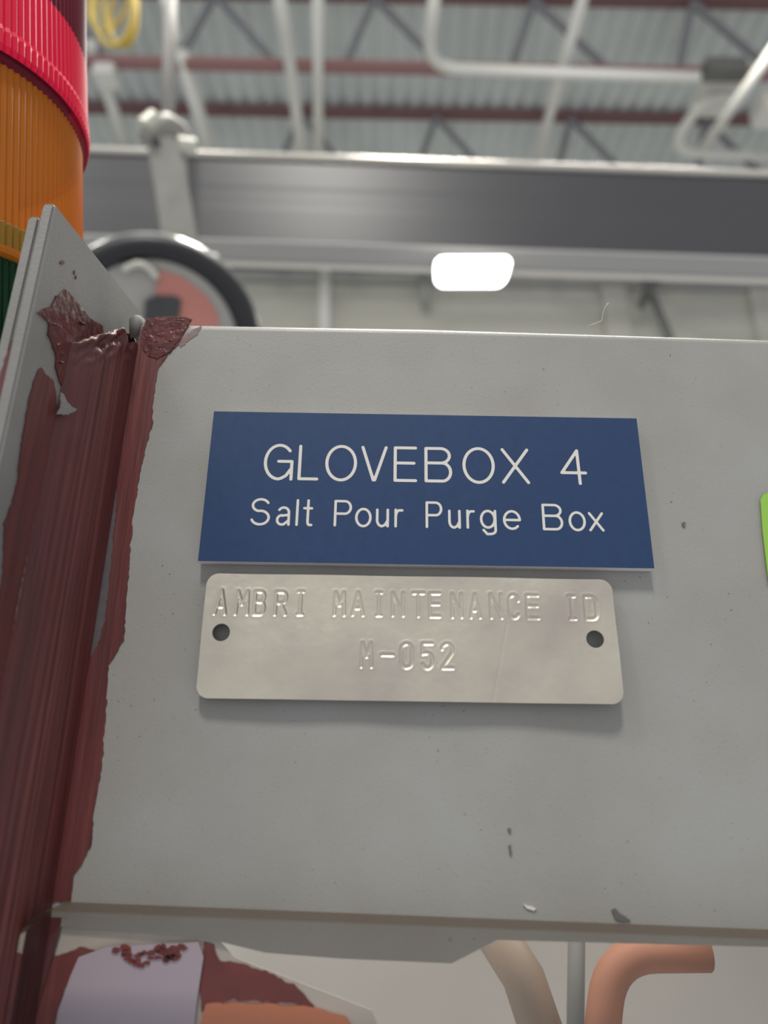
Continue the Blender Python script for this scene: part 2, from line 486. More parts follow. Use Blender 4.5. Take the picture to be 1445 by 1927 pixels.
# ================================================================== hanging reel below the rail
D = .90
u = D / F
t = empty('hanging_reel', 'round black-rimmed reel with pale and salmon red face hanging from the rail', 'reel')
c = dep(295, 647, D)
t.location = c
nax = (CAM - c).normalized()
rx = Vector((0, 0, 1)).cross(nax).normalized(); rz = nax.cross(rx)
if rx.dot(_R) < 0: rx = -rx
def rp(x, y, o=0):           # face coords in px from the hub (y down), o towards the viewer
    return rx * (x * u) - rz * (y * u) + nax * o if rz.z > 0 else rx * (x * u) + rz * (y * u) + nax * o
def ring(R, r, o, nm, m, n=96, flat=1.0):
    bm = bmesh.new()
    tube(bm, [rp(R * math.cos(a * 2 * math.pi / n), R * math.sin(a * 2 * math.pi / n), o) for a in range(n)], r * u, 14, closed=True)
    return obj(nm, bm, M[m], t, True)
ring(172, 24, 0, 'rubber_rim', 'black')
ring(188, 13, -.012, 'polished_band', 'chrome')
bm = bmesh.new()
n = 64
a = [bm.verts.new(rp(158 * math.cos(k * 2 * math.pi / n), 158 * math.sin(k * 2 * math.pi / n), .004)) for k in range(n)]
b = [bm.verts.new(rp(158 * math.cos(k * 2 * math.pi / n), 158 * math.sin(k * 2 * math.pi / n), -.05)) for k in range(n)]
bm.faces.new(a); bm.faces.new(b[::-1])
for k in range(n): bm.faces.new((a[k], b[k], b[(k + 1) % n], a[(k + 1) % n]))
bmesh.ops.recalc_face_normals(bm, faces=bm.faces)
obj('face', bm, M['offwhite'], t)
bm = film([rp(x, y, .0045) for x, y in ((-14, -132), (30, -128), (75, -105), (102, -75), (112, 10), (108, 60), (-18, 60), (-16, -40))], .003, nax)
obj('face_panel', bm, M['salmon'], t)
bm = film([rp(x, y, .008) for x, y in ((-30, -74), (-12, -86), (20, -92), (32, -88), (32, -36), (-28, -36))], .003, nax)
obj('slot', bm, M['slot'], t)
bm = bmesh.new(); tube(bm, [rp(-75 + k * 3, -115 - 18 * math.sin(k / 20 * math.pi), .012) for k in range(21)], 7 * u, 8)
obj('guard_wire', bm, M['zinc_bright'], t, True)
# strap bracket
def sp(px, py, D): return dep(px, py, D) - c
bm = bmesh.new()
L = [(274, 262), (288, 340), (300, 420), (306, 480)]; Rr_ = [(346, 258), (352, 340), (366, 420), (376, 485)]
va = [(bm.verts.new(sp(*l, .93)), bm.verts.new(sp(*r, .93))) for l, r in zip(L, Rr_)]
vb = [(bm.verts.new(sp(*l, .93) + back * .008), bm.verts.new(sp(*r, .93) + back * .008)) for l, r in zip(L, Rr_)]
for i in range(3):
    bm.faces.new((va[i][0], va[i + 1][0], va[i + 1][1], va[i][1])); bm.faces.new((vb[i][0], vb[i][1], vb[i + 1][1], vb[i + 1][0]))
    bm.faces.new((va[i][0], vb[i][0], vb[i + 1][0], va[i + 1][0])); bm.faces.new((va[i][1], va[i + 1][1], vb[i + 1][1], vb[i][1]))
bm.faces.new((va[0][0], va[0][1], vb[0][1], vb[0][0])); bm.faces.new((va[3][1], va[3][0], vb[3][0], vb[3][1]))
bmesh.ops.recalc_face_normals(bm, faces=bm.faces)
bmesh.ops.bevel(bm, geom=list(bm.edges), offset=.002, segments=2, affect='EDGES')
strap = obj('strap', bm, M['zinc'], t)
bm = bmesh.new()
tube(bm, [sp(276, 262, .93), sp(290, 240, .94), sp(312, 232, .955), sp(335, 243, .97), sp(350, 275, .985)], [.011, .013, .014, .013, .011], 16)
obj('knuckle', bm, M['zinc'], t, True)
for nm, pts, r, m in (('bolt', [sp(270, 240, .925), sp(292, 222, .935)], .012, 'zinc_bright'), ('bolt', [sp(335, 272, .93), sp(366, 276, .94)], .011, 'zinc_bright'),
                      ('bolt', [sp(372, 486, .915), sp(408, 492, .92)], .009, 'zinc_bright'), ('bolt', [sp(293, 268, .925), sp(294, 266, .93)], .005, 'slot')):
    bm = bmesh.new(); tube(bm, pts, r, 10); obj(nm, bm, M[m], t)

# strap that the reel trolley hangs from, up to the roof
t2 = bmesh.new()
a, b = dep(322, -60, 1.05), dep(316, 222, .97)
tube(t2, [a, b], .0095, 10)
tag(obj('hanger_rod', t2, M['dull'], None, True), 'thin pale hanger rod rising from the reel bracket', 'rod')
bm = bmesh.new()
tube(bm, [dep(300, -40, 1.6), dep(332, 70, 1.6)], .012, 10)
tag(obj('hanger_rod', bm, M['conduit'], None, True), 'short pale slanting rod crossing the upright hanger rod', 'rod')

# yellow coil
t = empty('cable_coil', 'yellow cable hanging in loops beside the red lamp tier', 'cable')
for k, (cx, cy, rx_, ry_, ro) in enumerate(((214, 15, 36, 72, .05), (226, 22, 30, 66, -.12), (232, 28, 24, 58, .16), (205, 0, 34, 60, .25))):
    bm = bmesh.new(); n = 40; pts = []
    for i in range(n):
        a = 2 * math.pi * i / n
        x, y = rx_ * math.cos(a), ry_ * math.sin(a)
        pts.append(dep(cx + x * math.cos(ro) - y * math.sin(ro), cy + x * math.sin(ro) + y * math.cos(ro), 2.2 + .02 * k))
    tube(bm, pts, .0075, 8, closed=True); obj('loop', bm, M['yellow'], t, True)

# ================================================================== stack light
t = empty('stack_light', 'signal stack light with ribbed red, amber and green tiers left of the panel', 'signal light')
R0 = .0385
E_ = dep(150, 250, .22); d = at_dir(150, 250); h = Vector((d.x, d.y)).normalized()
SC = Vector((E_.x - h.y * R0, E_.y + h.x * R0, E_.z)); SA = Vector((-.085, -.2, 1)).normalized()
t.location = SC
def fl(n, amp): return lambda r, k: r - (amp if k % 2 else 0)
def tier(nm, prof, m, n=280, amp=.0004):
    bm = bmesh.new(); lathe(bm, prof, n, (0, 0, 0), SA, fl(n, amp) if amp else None)
    return obj(nm, bm, M[m], t)
s0 = -.0142                    # red / amber joint along the axis
RR = R0 + .0016
tier('red_lit_band', [(RR, s0 - .002), (RR + .0004, s0), (RR + .0004, s0 + .004), (RR, s0 + .0055), (RR - .0003, s0 + .024)], 'lens_red_band')  # lower part of the red lens, its brightness painted in
tier('red_lens', [(RR - .0003, s0 + .024), (RR - .0006, s0 + .09)], 'lens_red')
tier('joint_ring', [(R0 - .001, s0 - .0045), (R0 + .0006, s0 - .0035), (R0 + .0008, s0 - .002), (RR, s0 - .002)], 'lens_red', 180, 0)
tier('amber_lens', [(R0, s0 - .003), (R0, s0 - .046)], 'lens_amber')
tier('amber_base', [(R0, s0 - .046), (R0 + .0003, s0 - .0465), (R0 + .0003, s0 - .0525)], 'lens_olive')
tier('lower_ring', [(R0 + .0005, s0 - .0525), (R0 + .0005, s0 - .0545), (R0 - .001, s0 - .055)], 'lens_amber', 180, 0)
tier('green_lens', [(R0 - .001, s0 - .055), (R0 - .001, s0 - .115)], 'lens_green')
tier('core', [(R0 * .55, s0 - .115), (R0 * .55, s0 + .09)], 'core', 48, 0)
for ss in (s0 - .003, s0 - .0535, s0 + .0235):
    bm = bmesh.new(); r = lathe(bm, [(R0 * .2, ss), (R0 - .0012, ss), (R0 - .0012, ss + .001), (R0 * .2, ss + .001)], 64, (0, 0, 0), SA, closed=True)
    obj('divider', bm, M['core'], t)

# ================================================================== glovebox
YP = .0028
XL = -.0213
XP = -.028
gb = empty('glovebox', 'grey painted steel glovebox with maroon primer along its left corner and a clear window below', 'glovebox')
ZT = .0632
ZB = -.0665          # top of the clear window
# front panel: sheet with rolled top edge, opening below
prof = []
rb = .0022
prof.append((YP, -.0695))
zz = np.linspace(-.0695, ZT - rb, 14)[1:]
prof += [(YP, z) for z in zz]
for k in range(1, 9):
    a = math.radians(90 * k / 8)
    prof.append((YP + rb - rb * math.cos(a), ZT - rb + rb * math.sin(a)))
prof.append((YP + .35, ZT + .0))
XR = .30
th_ = .0018
n_ = len(prof)
prof_in = [(YP + th_, -.0695), (YP + th_, ZT - rb)] + [(YP + rb, ZT - th_), (YP + .35, ZT - th_)]
loop = prof + prof_in[::-1]
bm = bmesh.new()
cols = np.linspace(XL, XR, 60)
def sag(x): return -.0014 * max(0, (x - .05) / .085)
grid = [[bm.verts.new((x, y, z + (sag(x) if z > .05 else 0))) for y, z in loop] for x in cols]
for i in range(len(cols) - 1):
    for j in range(len(loop)):
        k = (j + 1) % len(loop)
        f = bm.faces.new((grid[i][j], grid[i + 1][j], grid[i + 1][k], grid[i][k]))
        f.smooth = len(prof) - 11 < j < len(prof) - 1
bm.faces.new(grid[0]); bm.faces.new(grid[-1][::-1])
bmesh.ops.recalc_face_normals(bm, faces=bm.faces)
fp = obj('front_panel', bm, M['panel'], gb)
# lower panel left of the opening, behind the window
pl = [onY(114, 1744, YP), onY(62, 1927, YP)]
bm = film([Vector((XP, YP, -.0695)), Vector((pl[0].x, YP, -.0695)), pl[0], pl[1], pl[1] + (pl[1] - pl[0]) * 1.5, Vector((XP, YP, pl[1].z + 1.5 * (pl[1] - pl[0]).z))], -.002, (0, -1, 0))
obj('window_frame', bm, M['primer'], gb)
bm = film([Vector((pl[0].x, YP, -.0695)), Vector((XR, YP, -.0695)), onY(1445, 1782, YP) + Vector((.19, 0, -.002)), onY(1445, 1782, YP), onY(935, 1769, YP), onY(850, 1813, YP), onY(640, 1804, YP), onY(500, 1793, YP), onY(380, 1764, YP), pl[0]], -.002, (0, -1, 0))
obj('window_frame', bm, M['panel'], gb)

# side plate (two layers) at the left corner
def plate(nm, x0, x1, dy, dz, m):
    n0 = onX(104, 382, XP); f0 = onX(262, 586, XP)
    bm = bmesh.new()
    yN = n0.y
    pts = [(yN + dy, n0.z + dz), (f0.y + .004, f0.z + .0015 + dz), (f0.y + .004, -.16), (yN + dy, -.16)]
    a = [bm.verts.new((x0, y, z)) for y, z in pts]; b = [bm.verts.new((x1, y, z)) for y, z in pts]
    bm.faces.new(a); bm.faces.new(b[::-1])
    for k in range(4): bm.faces.new((a[k], b[k], b[(k + 1) % 4], a[(k + 1) % 4]))
    bmesh.ops.recalc_face_normals(bm, faces=bm.faces)
    bmesh.ops.bevel(bm, geom=list(bm.edges), offset=.0005, segments=3, affect='EDGES')
    return obj(nm, bm, M[m], gb)
sp1 = plate('side_plate', XP - .0026, XP, 0, 0, 'plate')
sp2 = plate('backing_plate', XP - .0056, XP - .0031, .001, -.0025, 'plate')

# corner weld / filler strip, brushed over with primer
bm = bmesh.new()
nu, nv = 60, 240
YA = -.018
g = []
for i in range(nu + 1):
    col = []
    s = i / nu
    for j in range(nv + 1):
        v = j / nv
        zA, zB_ = .0430, .0563
        ztop = zA + (zB_ - zA) * min(1, s * 1.5) + .0008 * noise.noise(Vector((s * 14, 3, 0)))
        z = ztop + (-.100 - ztop) * v
        x = XP + (XL - XP) * s; y = YA + (YP - YA) * s
        bul = .0016 * math.sin(math.pi * s)
        str_ = .00030 * noise.noise(Vector((s * 22, v * 1.6, 7))) + .00016 * noise.noise(Vector((s * 60, v * 4, 1)))
        lump = .0022 * max(0, 1 - v * 18) * noise.noise(Vector((s * 9, v * 75, 2)))
        e = .94 * (bul + str_ * math.sin(math.pi * min(1, s * 1.0)) + lump * math.sin(math.pi * s))
        n_ = Vector((.9, -.45, 0)).normalized()
        col.append(bm.verts.new(Vector((x, y, z)) + n_ * e))
    g.append(col)
for i in range(nu):
    for j in range(nv):
        bm.faces.new((g[i][j], g[i][j + 1], g[i + 1][j + 1], g[i + 1][j]))
# close the back
bk = [[bm.verts.new(Vector((XP - .0001, YP, g[i][j].co.z))) for j in (0, nv)] for i in (0,)]
bm.faces.new([g[i][0] for i in range(nu + 1)] + [bk[0][0]])
bmesh.ops.recalc_face_normals(bm, faces=bm.faces)
weld = obj('corner_filler', bm, M['primer'], gb, True)
# nub at the panel's upper left end
bm = bmesh.new()
a = onY(259, 636, YP + .003); b = onY(258, 598, YP + .003)
tube(bm, [a, a.lerp(b, .85), b], [.0020, .0020, .0012], 16); obj('panel_end', bm, M['nub'], gb, True)

# primer film on the panel
P3 = [(277, 601), (300, 596), (345, 597), (362, 602), (352, 618), (335, 648), (318, 668), (300, 690), (292, 720), (288, 760), (287, 800), (275, 840), (268, 870), (262, 905), (255, 940), (248, 985), (251, 1003), (247, 1010), (245, 1040), (243, 1080), (239, 1120), (236, 1170), (234, 1205), (215, 1235), (204, 1252), (202, 1300), (199, 1350), (195, 1400), (193, 1430), (185, 1480), (180, 1509), (175, 1550), (170, 1595), (158, 1620), (140, 1645), (134, 1697),
      (90, 1697), (100, 1640), (140, 1390), (166, 1248), (191, 1198), (199, 1165), (209, 1065), (218, 971), (219, 930), (224, 870), (240, 770), (252, 690), (262, 632)]
bm = film([onY(x, y, YP) for x, y in P3], .00025, (0, -1, 0), .00025, .0006, 3)
o = obj('primer_coat', bm, M['primer'], fp); o['label'] = 'maroon primer brushed along the panel edge'
bm = film([onY(x, y, YP - .00022) for x, y in ((277, 602), (300, 597), (345, 598), (360, 602), (350, 618), (333, 646), (316, 664), (296, 676), (280, 672), (268, 655), (264, 636))], .0002, (0, -1, 0), .0003, .0006, 17)
o = obj('primer_coat', bm, M['primer_thick'], fp); o['label'] = 'thick stippled maroon primer at the panel corner'
# thin purple-grey film in the sliver along the corner
bm = film([onY(x, y, YP) for x, y in ((211, 930), (224, 900), (221, 965), (210, 1070), (200, 1160), (192, 1200), (166, 1252), (150, 1250), (172, 1120), (198, 1010))], .00012, (0, -1, 0), .0001, .0006, 19)
obj('primer_smear', bm, M['sliver'], fp)
# feathered smear by the top
bm = film([onY(x, y, YP) for x, y in ((335, 648), (352, 628), (380, 612), (372, 630), (350, 645), (340, 656))], .00012, (0, -1, 0), .0002, .0004, 9)
M['smear'] = mat('thin_primer_smear', (0.22, 0.13, 0.12), .45, nscale=500, col2=(.25, .19, .18))
obj('primer_smear', bm, M['smear'], fp)
# on the side plate
P1 = [(119, 543), (126, 548), (138, 562), (150, 575), (160, 592), (175, 604), (191, 612), (193, 626), (176, 632), (150, 652), (129, 664), (121, 698), (114, 728), (103, 690), (104, 676), (97, 648), (88, 630), (91, 608), (80, 598), (69, 587), (84, 580), (95, 578), (102, 560)]
bm = film([onX(x, y, XP) for x, y in P1], .0003, (1, 0, 0), .0003, .0006, 4)
o = obj('primer_coat', bm, M['primer_lump'], sp1); o['label'] = 'thick glossy maroon primer blob'
P2 = [(69, 700), (76, 690), (84, 706), (97, 712), (104, 740), (106, 775), (100, 800), (84, 880), (40, 1090), (4, 1290), (-40, 1500), (-130, 1927), (-330, 1927), (-120, 1500), (-40, 1250), (2, 1100), (6, 1040), (6, 985), (28, 925), (36, 858), (46, 790), (55, 742)]
bm = film([onX(x, y, XP) for x, y in P2], .00025, (1, 0, 0), .0004, .0008, 5)
obj('primer_coat', bm, M['primer'], sp1)
for k, (px, py) in enumerate(((116, 494), (139, 513), (142, 522))):
    r = 4 if k == 0 else 2
    bm = film([onX(px + r * math.cos(a) * (1 if k == 0 else .5), py + r * math.sin(a) * (1 if k == 0 else 2), XP) for a in np.linspace(0, 6.28, 9)[:-1]], .0002, (1, 0, 0), .0001, .0003, k)
    obj('primer_spot', bm, M['primer'], sp1)
# smear on the backing plate edge
yN = onX(104, 382, XP).y
bm = film([onY(x, y, yN + .001) for x, y in ((24, 640), (27, 660), (18, 700), (8, 740), (-10, 790), (-22, 800), (-6, 730), (8, 680))], .0002, (0, -1, 0), .0002, .0006, 6)
obj('primer_coat', bm, M['primer'], sp2)
# thick lumps in the brushed blob
rnd = random.Random(5)
for (px, py, rx_, rz_, ang) in ((160, 626, 13, 4, .5), (150, 607, 11, 3.5, .3), (140, 640, 12, 4, -.7), (106, 655, 9, 3, -1.0), (114, 668, 7, 3, -.6), (100, 610, 6, 3, .4), (168, 660, 8, 3, .6), (180, 622, 9, 3, .1), (135, 690, 9, 3, .2), (112, 682, 7, 2.5, .1)):
    bm = bmesh.new(); bmesh.ops.create_icosphere(bm, subdivisions=3, radius=1)
    cpt = onX(px, py, XP) if px < 128 or py < 618 else None
    if cpt is None:
        q = onX(px, py, XP); q2 = onY(px, py, YP); cpt = dep(px, py, (q - CAM).dot(_fwd) * .55 + (q2 - CAM).dot(_fwd) * .45 - .002)
    for v in bm.verts:
        k = 1 + .5 * noise.noise(v.co * 2.2 + Vector((px, py, 0)))
        x, y, z = v.co.x * rx_ * k * 1.1e-4, v.co.y * 4e-4 * k * 1.6, v.co.z * rz_ * k * 1.1e-4
        v.co = cpt + _R * (x * math.cos(ang) - z * math.sin(ang)) - _U * (x * math.sin(ang) + z * math.cos(ang)) + _fwd * y
    obj('primer_lump', bm, M['primer_lump'], sp1, True)
for i in range(26):
    px, py = rnd.uniform(283, 345), rnd.uniform(602, 655)
    if px > 350 - (py - 602) * .5: continue
    bm = bmesh.new(); bmesh.ops.create_icosphere(bm, subdivisions=2, radius=1)
    cpt = onY(px, py, YP - .0003); r = rnd.uniform(2, 5)
    for v in bm.verts:
        k = 1 + .5 * noise.noise(v.co * 2 + Vector((px, py, 0)))
        v.co = cpt + Vector((v.co.x * r * 1.2e-4 * k, v.co.y * 3e-4, v.co.z * r * .9e-4 * k))
    obj('primer_lump', bm, M['primer_lump'], fp, True)
# bare scrape over the filler
def onfill(x, y, e=.0019):
    A = Vector((XP, YA, 0)); B = Vector((XL, YP, 0)); nn = Vector((B.y - A.y, -(B.x - A.x), 0)).normalized()
    if nn.x < 0: nn = -nn
    d = at_dir(x, y); k = ((A + nn * e - CAM).dot(nn)) / d.dot(nn); return CAM + d * k, nn
pts = [onfill(x, y)[0] for x, y in ((110, 738), (118, 742), (128, 762), (143, 770), (138, 775), (118, 782), (106, 780), (112, 768), (113, 752))]
bm = film(pts, .0003, onfill(110, 740)[1], .0002, .0006, 8)
o = obj('bare_scrape', bm, M['plate'], weld); o['label'] = 'bare grey scrape in the primer'

# glovebox shell behind: closed sides, top from the panel, pale interior
bm = bmesh.new(); box(bm, XP - .001, XR, .11, .114, -.30, ZT - .004)
obj('inner_wall', bm, M['inner'], gb)
bm = bmesh.new(); box(bm, XR - .002, XR, YP + .003, .35, -.30, ZT - .004)
obj('end_wall', bm, M['panel'], gb)

# clear window sheet (tilted a touch), with a sawn dull top edge
t_win = .0095
YF = YP - t_win - .0001
YBk = YP - .0001
wl = [onY(43, 1727, YF), onY(20, 1850, YF), onY(8, 1927, YF)]
wt = [onY(72, 1714, YF), onY(722, 1745, YF), onY(1445, 1768, YF)]
slope = (wt[2].z - wt[0].z) / (wt[2].x - wt[0].x)
x0w = wl[0].x; rw = .0045
zr = lambda x: wt[0].z + (x - wt[0].x) * slope
outl = []
for k in range(9):
    a = math.radians(180 - 90 * k / 8)
    outl.append((x0w + rw + rw * math.cos(a), zr(x0w + rw) - rw + rw * math.sin(a)))
outl += [(x, zr(x)) for x in np.linspace(x0w + .01, XR, 12)]
outl += [(XR, -.28), (wl[2].x + (wl[2].x - wl[0].x) * 4, -.28)]
bm = bmesh.new()
slab(bm, outl, YF, YBk, Matrix.Identity(4))
win = obj('viewing_window', bm, [M['acrylic'], M['acrylic_edge']], gb)
win['label'] = 'clear acrylic window sheet with rounded corner'
for p in win.data.polygons:
    if abs(p.normal.y) < .5 and p.normal.z > .3: p.material_index = 1
# flange paint seen through the window: maroon over the frame edge
def inner_film(nm, pts, Y, m, th=.0003, rag=.0003, seed=1, label=None, par=gb):
    bm = film([onY(x, y, Y) for x, y in pts], th, (0, -1, 0), rag, .0008, seed)
    o = obj(nm, bm, M[m], par)
    if label: o['label'] = label
    return o
YI = .0036
ledge = inner_film('inner_flange', [(60, 1730), (400, 1755), (440, 1800), (700, 1900), (760, 2050), (20, 2050)], YI + .0004, 'inner', .0003, 0, 2)
inner_film('primer_coat', [(80, 1800), (110, 1800), (150, 1782), (180, 1786), (190, 1805), (184, 1828), (165, 1824), (140, 1832), (122, 1862), (106, 1927), (90, 1990), (40, 1990)], YI, 'primer_bright', seed=11, par=ledge)
inner_film('primer_coat', [(384, 1772), (402, 1778), (414, 1808), (450, 1812), (500, 1828), (560, 1856), (590, 1892), (520, 1886), (440, 1882), (405, 1885), (380, 1905), (374, 1850)], YI, 'primer_bright', seed=12, par=ledge)
bm = film([onY(x, y, YI) for x, y in ((388, 1888), (440, 1884), (520, 1888), (592, 1896), (650, 1915), (690, 1960), (360, 1990))], .0005, (0, -1, 0), .0003, .0008, 13)
o = obj('reflection_patch', bm, M['orange'], ledge)  # orange reflection in the window, put in as a coloured patch
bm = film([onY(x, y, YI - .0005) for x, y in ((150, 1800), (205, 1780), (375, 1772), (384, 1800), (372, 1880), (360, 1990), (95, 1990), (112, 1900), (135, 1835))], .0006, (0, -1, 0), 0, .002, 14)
lav = tag(obj('card', bm, M['lavender'], None), 'pale lavender sheet standing in for a reflection in the clear window, with maroon blotches', 'card')  # sheet added in place of a pale reflection in the window
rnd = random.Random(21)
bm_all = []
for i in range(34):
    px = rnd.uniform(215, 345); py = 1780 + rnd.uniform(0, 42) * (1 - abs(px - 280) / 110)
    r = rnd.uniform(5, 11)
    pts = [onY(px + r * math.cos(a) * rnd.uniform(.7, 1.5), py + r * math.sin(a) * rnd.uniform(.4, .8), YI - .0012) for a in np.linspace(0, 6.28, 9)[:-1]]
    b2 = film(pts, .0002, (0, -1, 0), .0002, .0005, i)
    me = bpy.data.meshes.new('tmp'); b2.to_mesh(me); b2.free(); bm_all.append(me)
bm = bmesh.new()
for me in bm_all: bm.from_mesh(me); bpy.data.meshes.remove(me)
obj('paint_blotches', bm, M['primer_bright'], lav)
# bent bar, tube and pipe added in place of reflections in the window
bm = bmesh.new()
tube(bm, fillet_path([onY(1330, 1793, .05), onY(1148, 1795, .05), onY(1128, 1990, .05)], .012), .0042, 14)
tag(obj('orange_handle', bm, M['dull_orange'], None, True), 'orange bent bar standing in for a reflection in the clear window, lower right', 'handle')
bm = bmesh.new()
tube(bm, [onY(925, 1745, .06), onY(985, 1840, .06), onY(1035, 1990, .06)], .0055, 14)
tag(obj('tan_hose', bm, M['tan'], None, True), 'blurred tan tube standing in for a slanting reflection in the clear window', 'hose')
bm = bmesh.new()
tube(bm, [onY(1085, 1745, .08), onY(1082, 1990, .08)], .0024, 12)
tag(obj('grey_pipe', bm, M['girt'], None, True), 'upright grey tube standing in for a reflection, between the tan and orange ones', 'pipe')

# ================================================================== blue name sign
def arc(cx, cy, rx, ry, a0, a1, n=18):
    return [(cx + rx * math.cos(math.radians(a0 + (a1 - a0) * k / n)), cy + ry * math.sin(math.radians(a0 + (a1 - a0) * k / n))) for k in range(n + 1)]
def glyph(ch):
    """strokes in the unit box"""
    if ch == 'G': return [arc(.52, .5, .52, .5, 42, 270) + [(.62, .02), (.8, .1), (.96, .28)], [(.5, .52), (1, .52), (1, 0)]]
    if ch == 'L': return [[(.0, 1), (0, 0), (1, 0)]]
    if ch in 'Oo': return [arc(.5, .5, .5, .5, 0, 360, 36)]
    if ch == 'V': return [[(0, 1), (.47, 0), (.53, 0), (1, 1)]]
    if ch == 'E': return [[(1, 1), (0, 1), (0, 0), (1, 0)], [(0, .53), (.92, .53)]]
    if ch == 'B': return [[(0, .55), (0, 1), (.6, 1)] + arc(.6, .775, .36, .225, 90, -90)[1:] + [(0, .55), (0, 0), (.66, 0)] + arc(.66, .275, .34, .275, -90, 90)[1:] + [(.4, .55)]]
    if ch in 'Xx': return [[(0, 1), (1, 0)], [(1, 1), (0, 0)]]
    if ch == '4': return [[(.74, 0), (.70, 1), (0, .32), (1, .32)]]
    if ch == 'S': return [arc(.5, .76, .46, .24, 25, 250) + arc(.5, .27, .5, .27, 80, -160)]
    if ch == 'a': return [arc(.5, .72, .42, .28, 150, 0) + [(.94, .0)], [(.93, .58), (.4, .52)] + arc(.36, .27, .36, .27, 90, 270) + [(.55, .02), (.93, .25)]]
    if ch == 'l': return [[(.5, 0), (.5, 1)]]
    if ch == 't': return [[(.5, 1), (.5, .15)] + arc(.72, .14, .22, .14, 180, 270, 6) + [(1, 0)], [(0, .68), (1, .68)]]
    if ch == 'P': return [[(0, 0), (0, 1), (.62, 1)] + arc(.62, .74, .38, .26, 90, -90)[1:] + [(0, .48)]]
    if ch == 'u': return [[(0, 1), (0, .4)] + arc(.45, .38, .45, .38, 180, 275) + [(.75, .08), (1, .35)], [(1, 1), (1, 0)]]
    if ch == 'r': return [[(0, 1), (0, 0)], [(0, .6)] + arc(.6, .55, .6, .42, 150, 90, 8) + [(1, .97)]]
    if ch == 'g': return [arc(.48, .64, .48, .36, 0, 360, 28), [(1, 1), (1, .16)] + arc(.62, .16, .38, .16, 0, -90, 8) + [(.4, 0), (.15, .17)]]
    if ch == 'e': return [[(0, .5), (1, .5)] + arc(.5, .5, .5, .5, 0, 315, 30)]
    # stamped characters
    if ch == 'A': return [[(0, 0), (.5, 1), (1, 0)], [(.2, .3), (.8, .3)]]
    if ch == 'M': return [[(0, 0), (.08, 1), (.5, .42), (.92, 1), (1, 0)]]
    if ch == 'R': return [[(0, 0), (0, 1), (.6, 1)] + arc(.6, .75, .4, .25, 90, -90)[1:] + [(0, .5)], [(.5, .5), (1, 0)]]
    if ch == 'I': return [[(.5, 0), (.5, 1)], [(0, 1), (1, 1)], [(0, 0), (1, 0)]]
    if ch == 'N': return [[(0, 0), (0, 1), (1, 0), (1, 1)]]
    if ch == 'T': return [[(0, 1), (1, 1)], [(.5, 1), (.5, 0)]]
    if ch == 'C': return [[(1, .75), (1, .8)] + arc(.5, .78, .5, .22, 0, 180) + arc(.5, .22, .5, .22, 180, 340)]
    if ch == 'D': return [[(0, 0), (0, 1), (.55, 1)] + arc(.55, .75, .45, .25, 90, 0) + arc(.55, .25, .45, .25, 0, -90) + [(0, 0)]]
    if ch == '-': return [[(0, .5), (1, .5)]]
    if ch == '0': return [arc(.5, .74, .5, .26, 0, 180) + arc(.5, .26, .5, .26, 180, 360) + [(1, .74)]]
    if ch == '5': return [[(.95, 1), (.08, 1), (.05, .58), (.5, .62)] + arc(.5, .3, .5, .31, 85, -155)]
    if ch == '2': return [arc(.5, .73, .5, .27, 170, -25) + [(0, 0), (1, 0)]]
    return []
def strokes(rows, inset, fix=None):
    out = []
    for ch, x0, x1, z0, z1 in rows:
        if fix: z0, z1 = fix(ch, z0, z1)
        x0 += inset; x1 -= inset; z0 += inset; z1 -= inset
        if x1 < x0: x0 = x1 = (x0 + x1) / 2
        if z1 < z0: z0 = z1 = (z0 + z1) / 2
        for s in glyph(ch):
            out.append([((x0 + (x1 - x0) * a) * .001, (z0 + (z1 - z0) * b) * .001) for a, b in s])
    return out
R1 = [('G', 12.67, 19.57, 19.28, 28.55), ('L', 20.59, 25.46, 19.42, 28.38), ('O', 26.81, 34.21, 19.28, 28.52), ('V', 35.03, 41.21, 19.42, 28.38), ('E', 42.55, 48.04, 19.42, 28.40), ('B', 49.65, 56.09, 19.42, 28.38), ('O', 58.40, 65.94, 19.25, 28.54), ('X', 67.36, 73.88, 19.40, 28.38), ('4', 80.88, 87.12, 19.40, 28.41)]
R2 = [('S', 10.58, 15.05, 8.38, 14.95), ('a', 16.38, 19.73, 8.42, 13.05), ('l', 20.76, 21.39, 8.42, 14.84), ('t', 22.34, 24.63, 8.42, 14.84), ('P', 29.31, 33.35, 8.45, 14.82), ('o', 34.06, 37.81, 8.36, 13.02), ('u', 38.73, 41.69, 8.42, 12.90), ('r', 42.88, 44.94, 8.45, 12.95), ('P', 49.87, 53.68, 8.43, 14.83), ('u', 54.93, 57.78, 8.38, 12.91), ('r', 59.01, 60.99, 8.44, 13.0), ('g', 62.04, 65.80, 6.98, 13.04), ('e', 67.21, 71.29, 8.31, 13.05), ('B', 76.05, 80.74, 8.36, 14.72), ('o', 81.94, 85.83, 8.25, 13.02), ('x', 86.41, 89.86, 8.28, 12.88)]
SH, ST = .0367, .0026
sign = empty('name_sign', 'blue engraved sign reading GLOVEBOX 4 Salt Pour Purge Box, above the metal tag', 'sign')
sign.location = (.05, 0, 0)
def loc(v): return Vector(v) - Vector((.05, 0, 0))
bm = bmesh.new(); box(bm, -.05, .05, .00012, ST, 0, SH)
obj('white_core', bm, M['white_core'], sign)
bm = bmesh.new(); box(bm, -.05, .05, 0, .00012, 0, SH)
obj('blue_face', bm, M['blue'], sign)
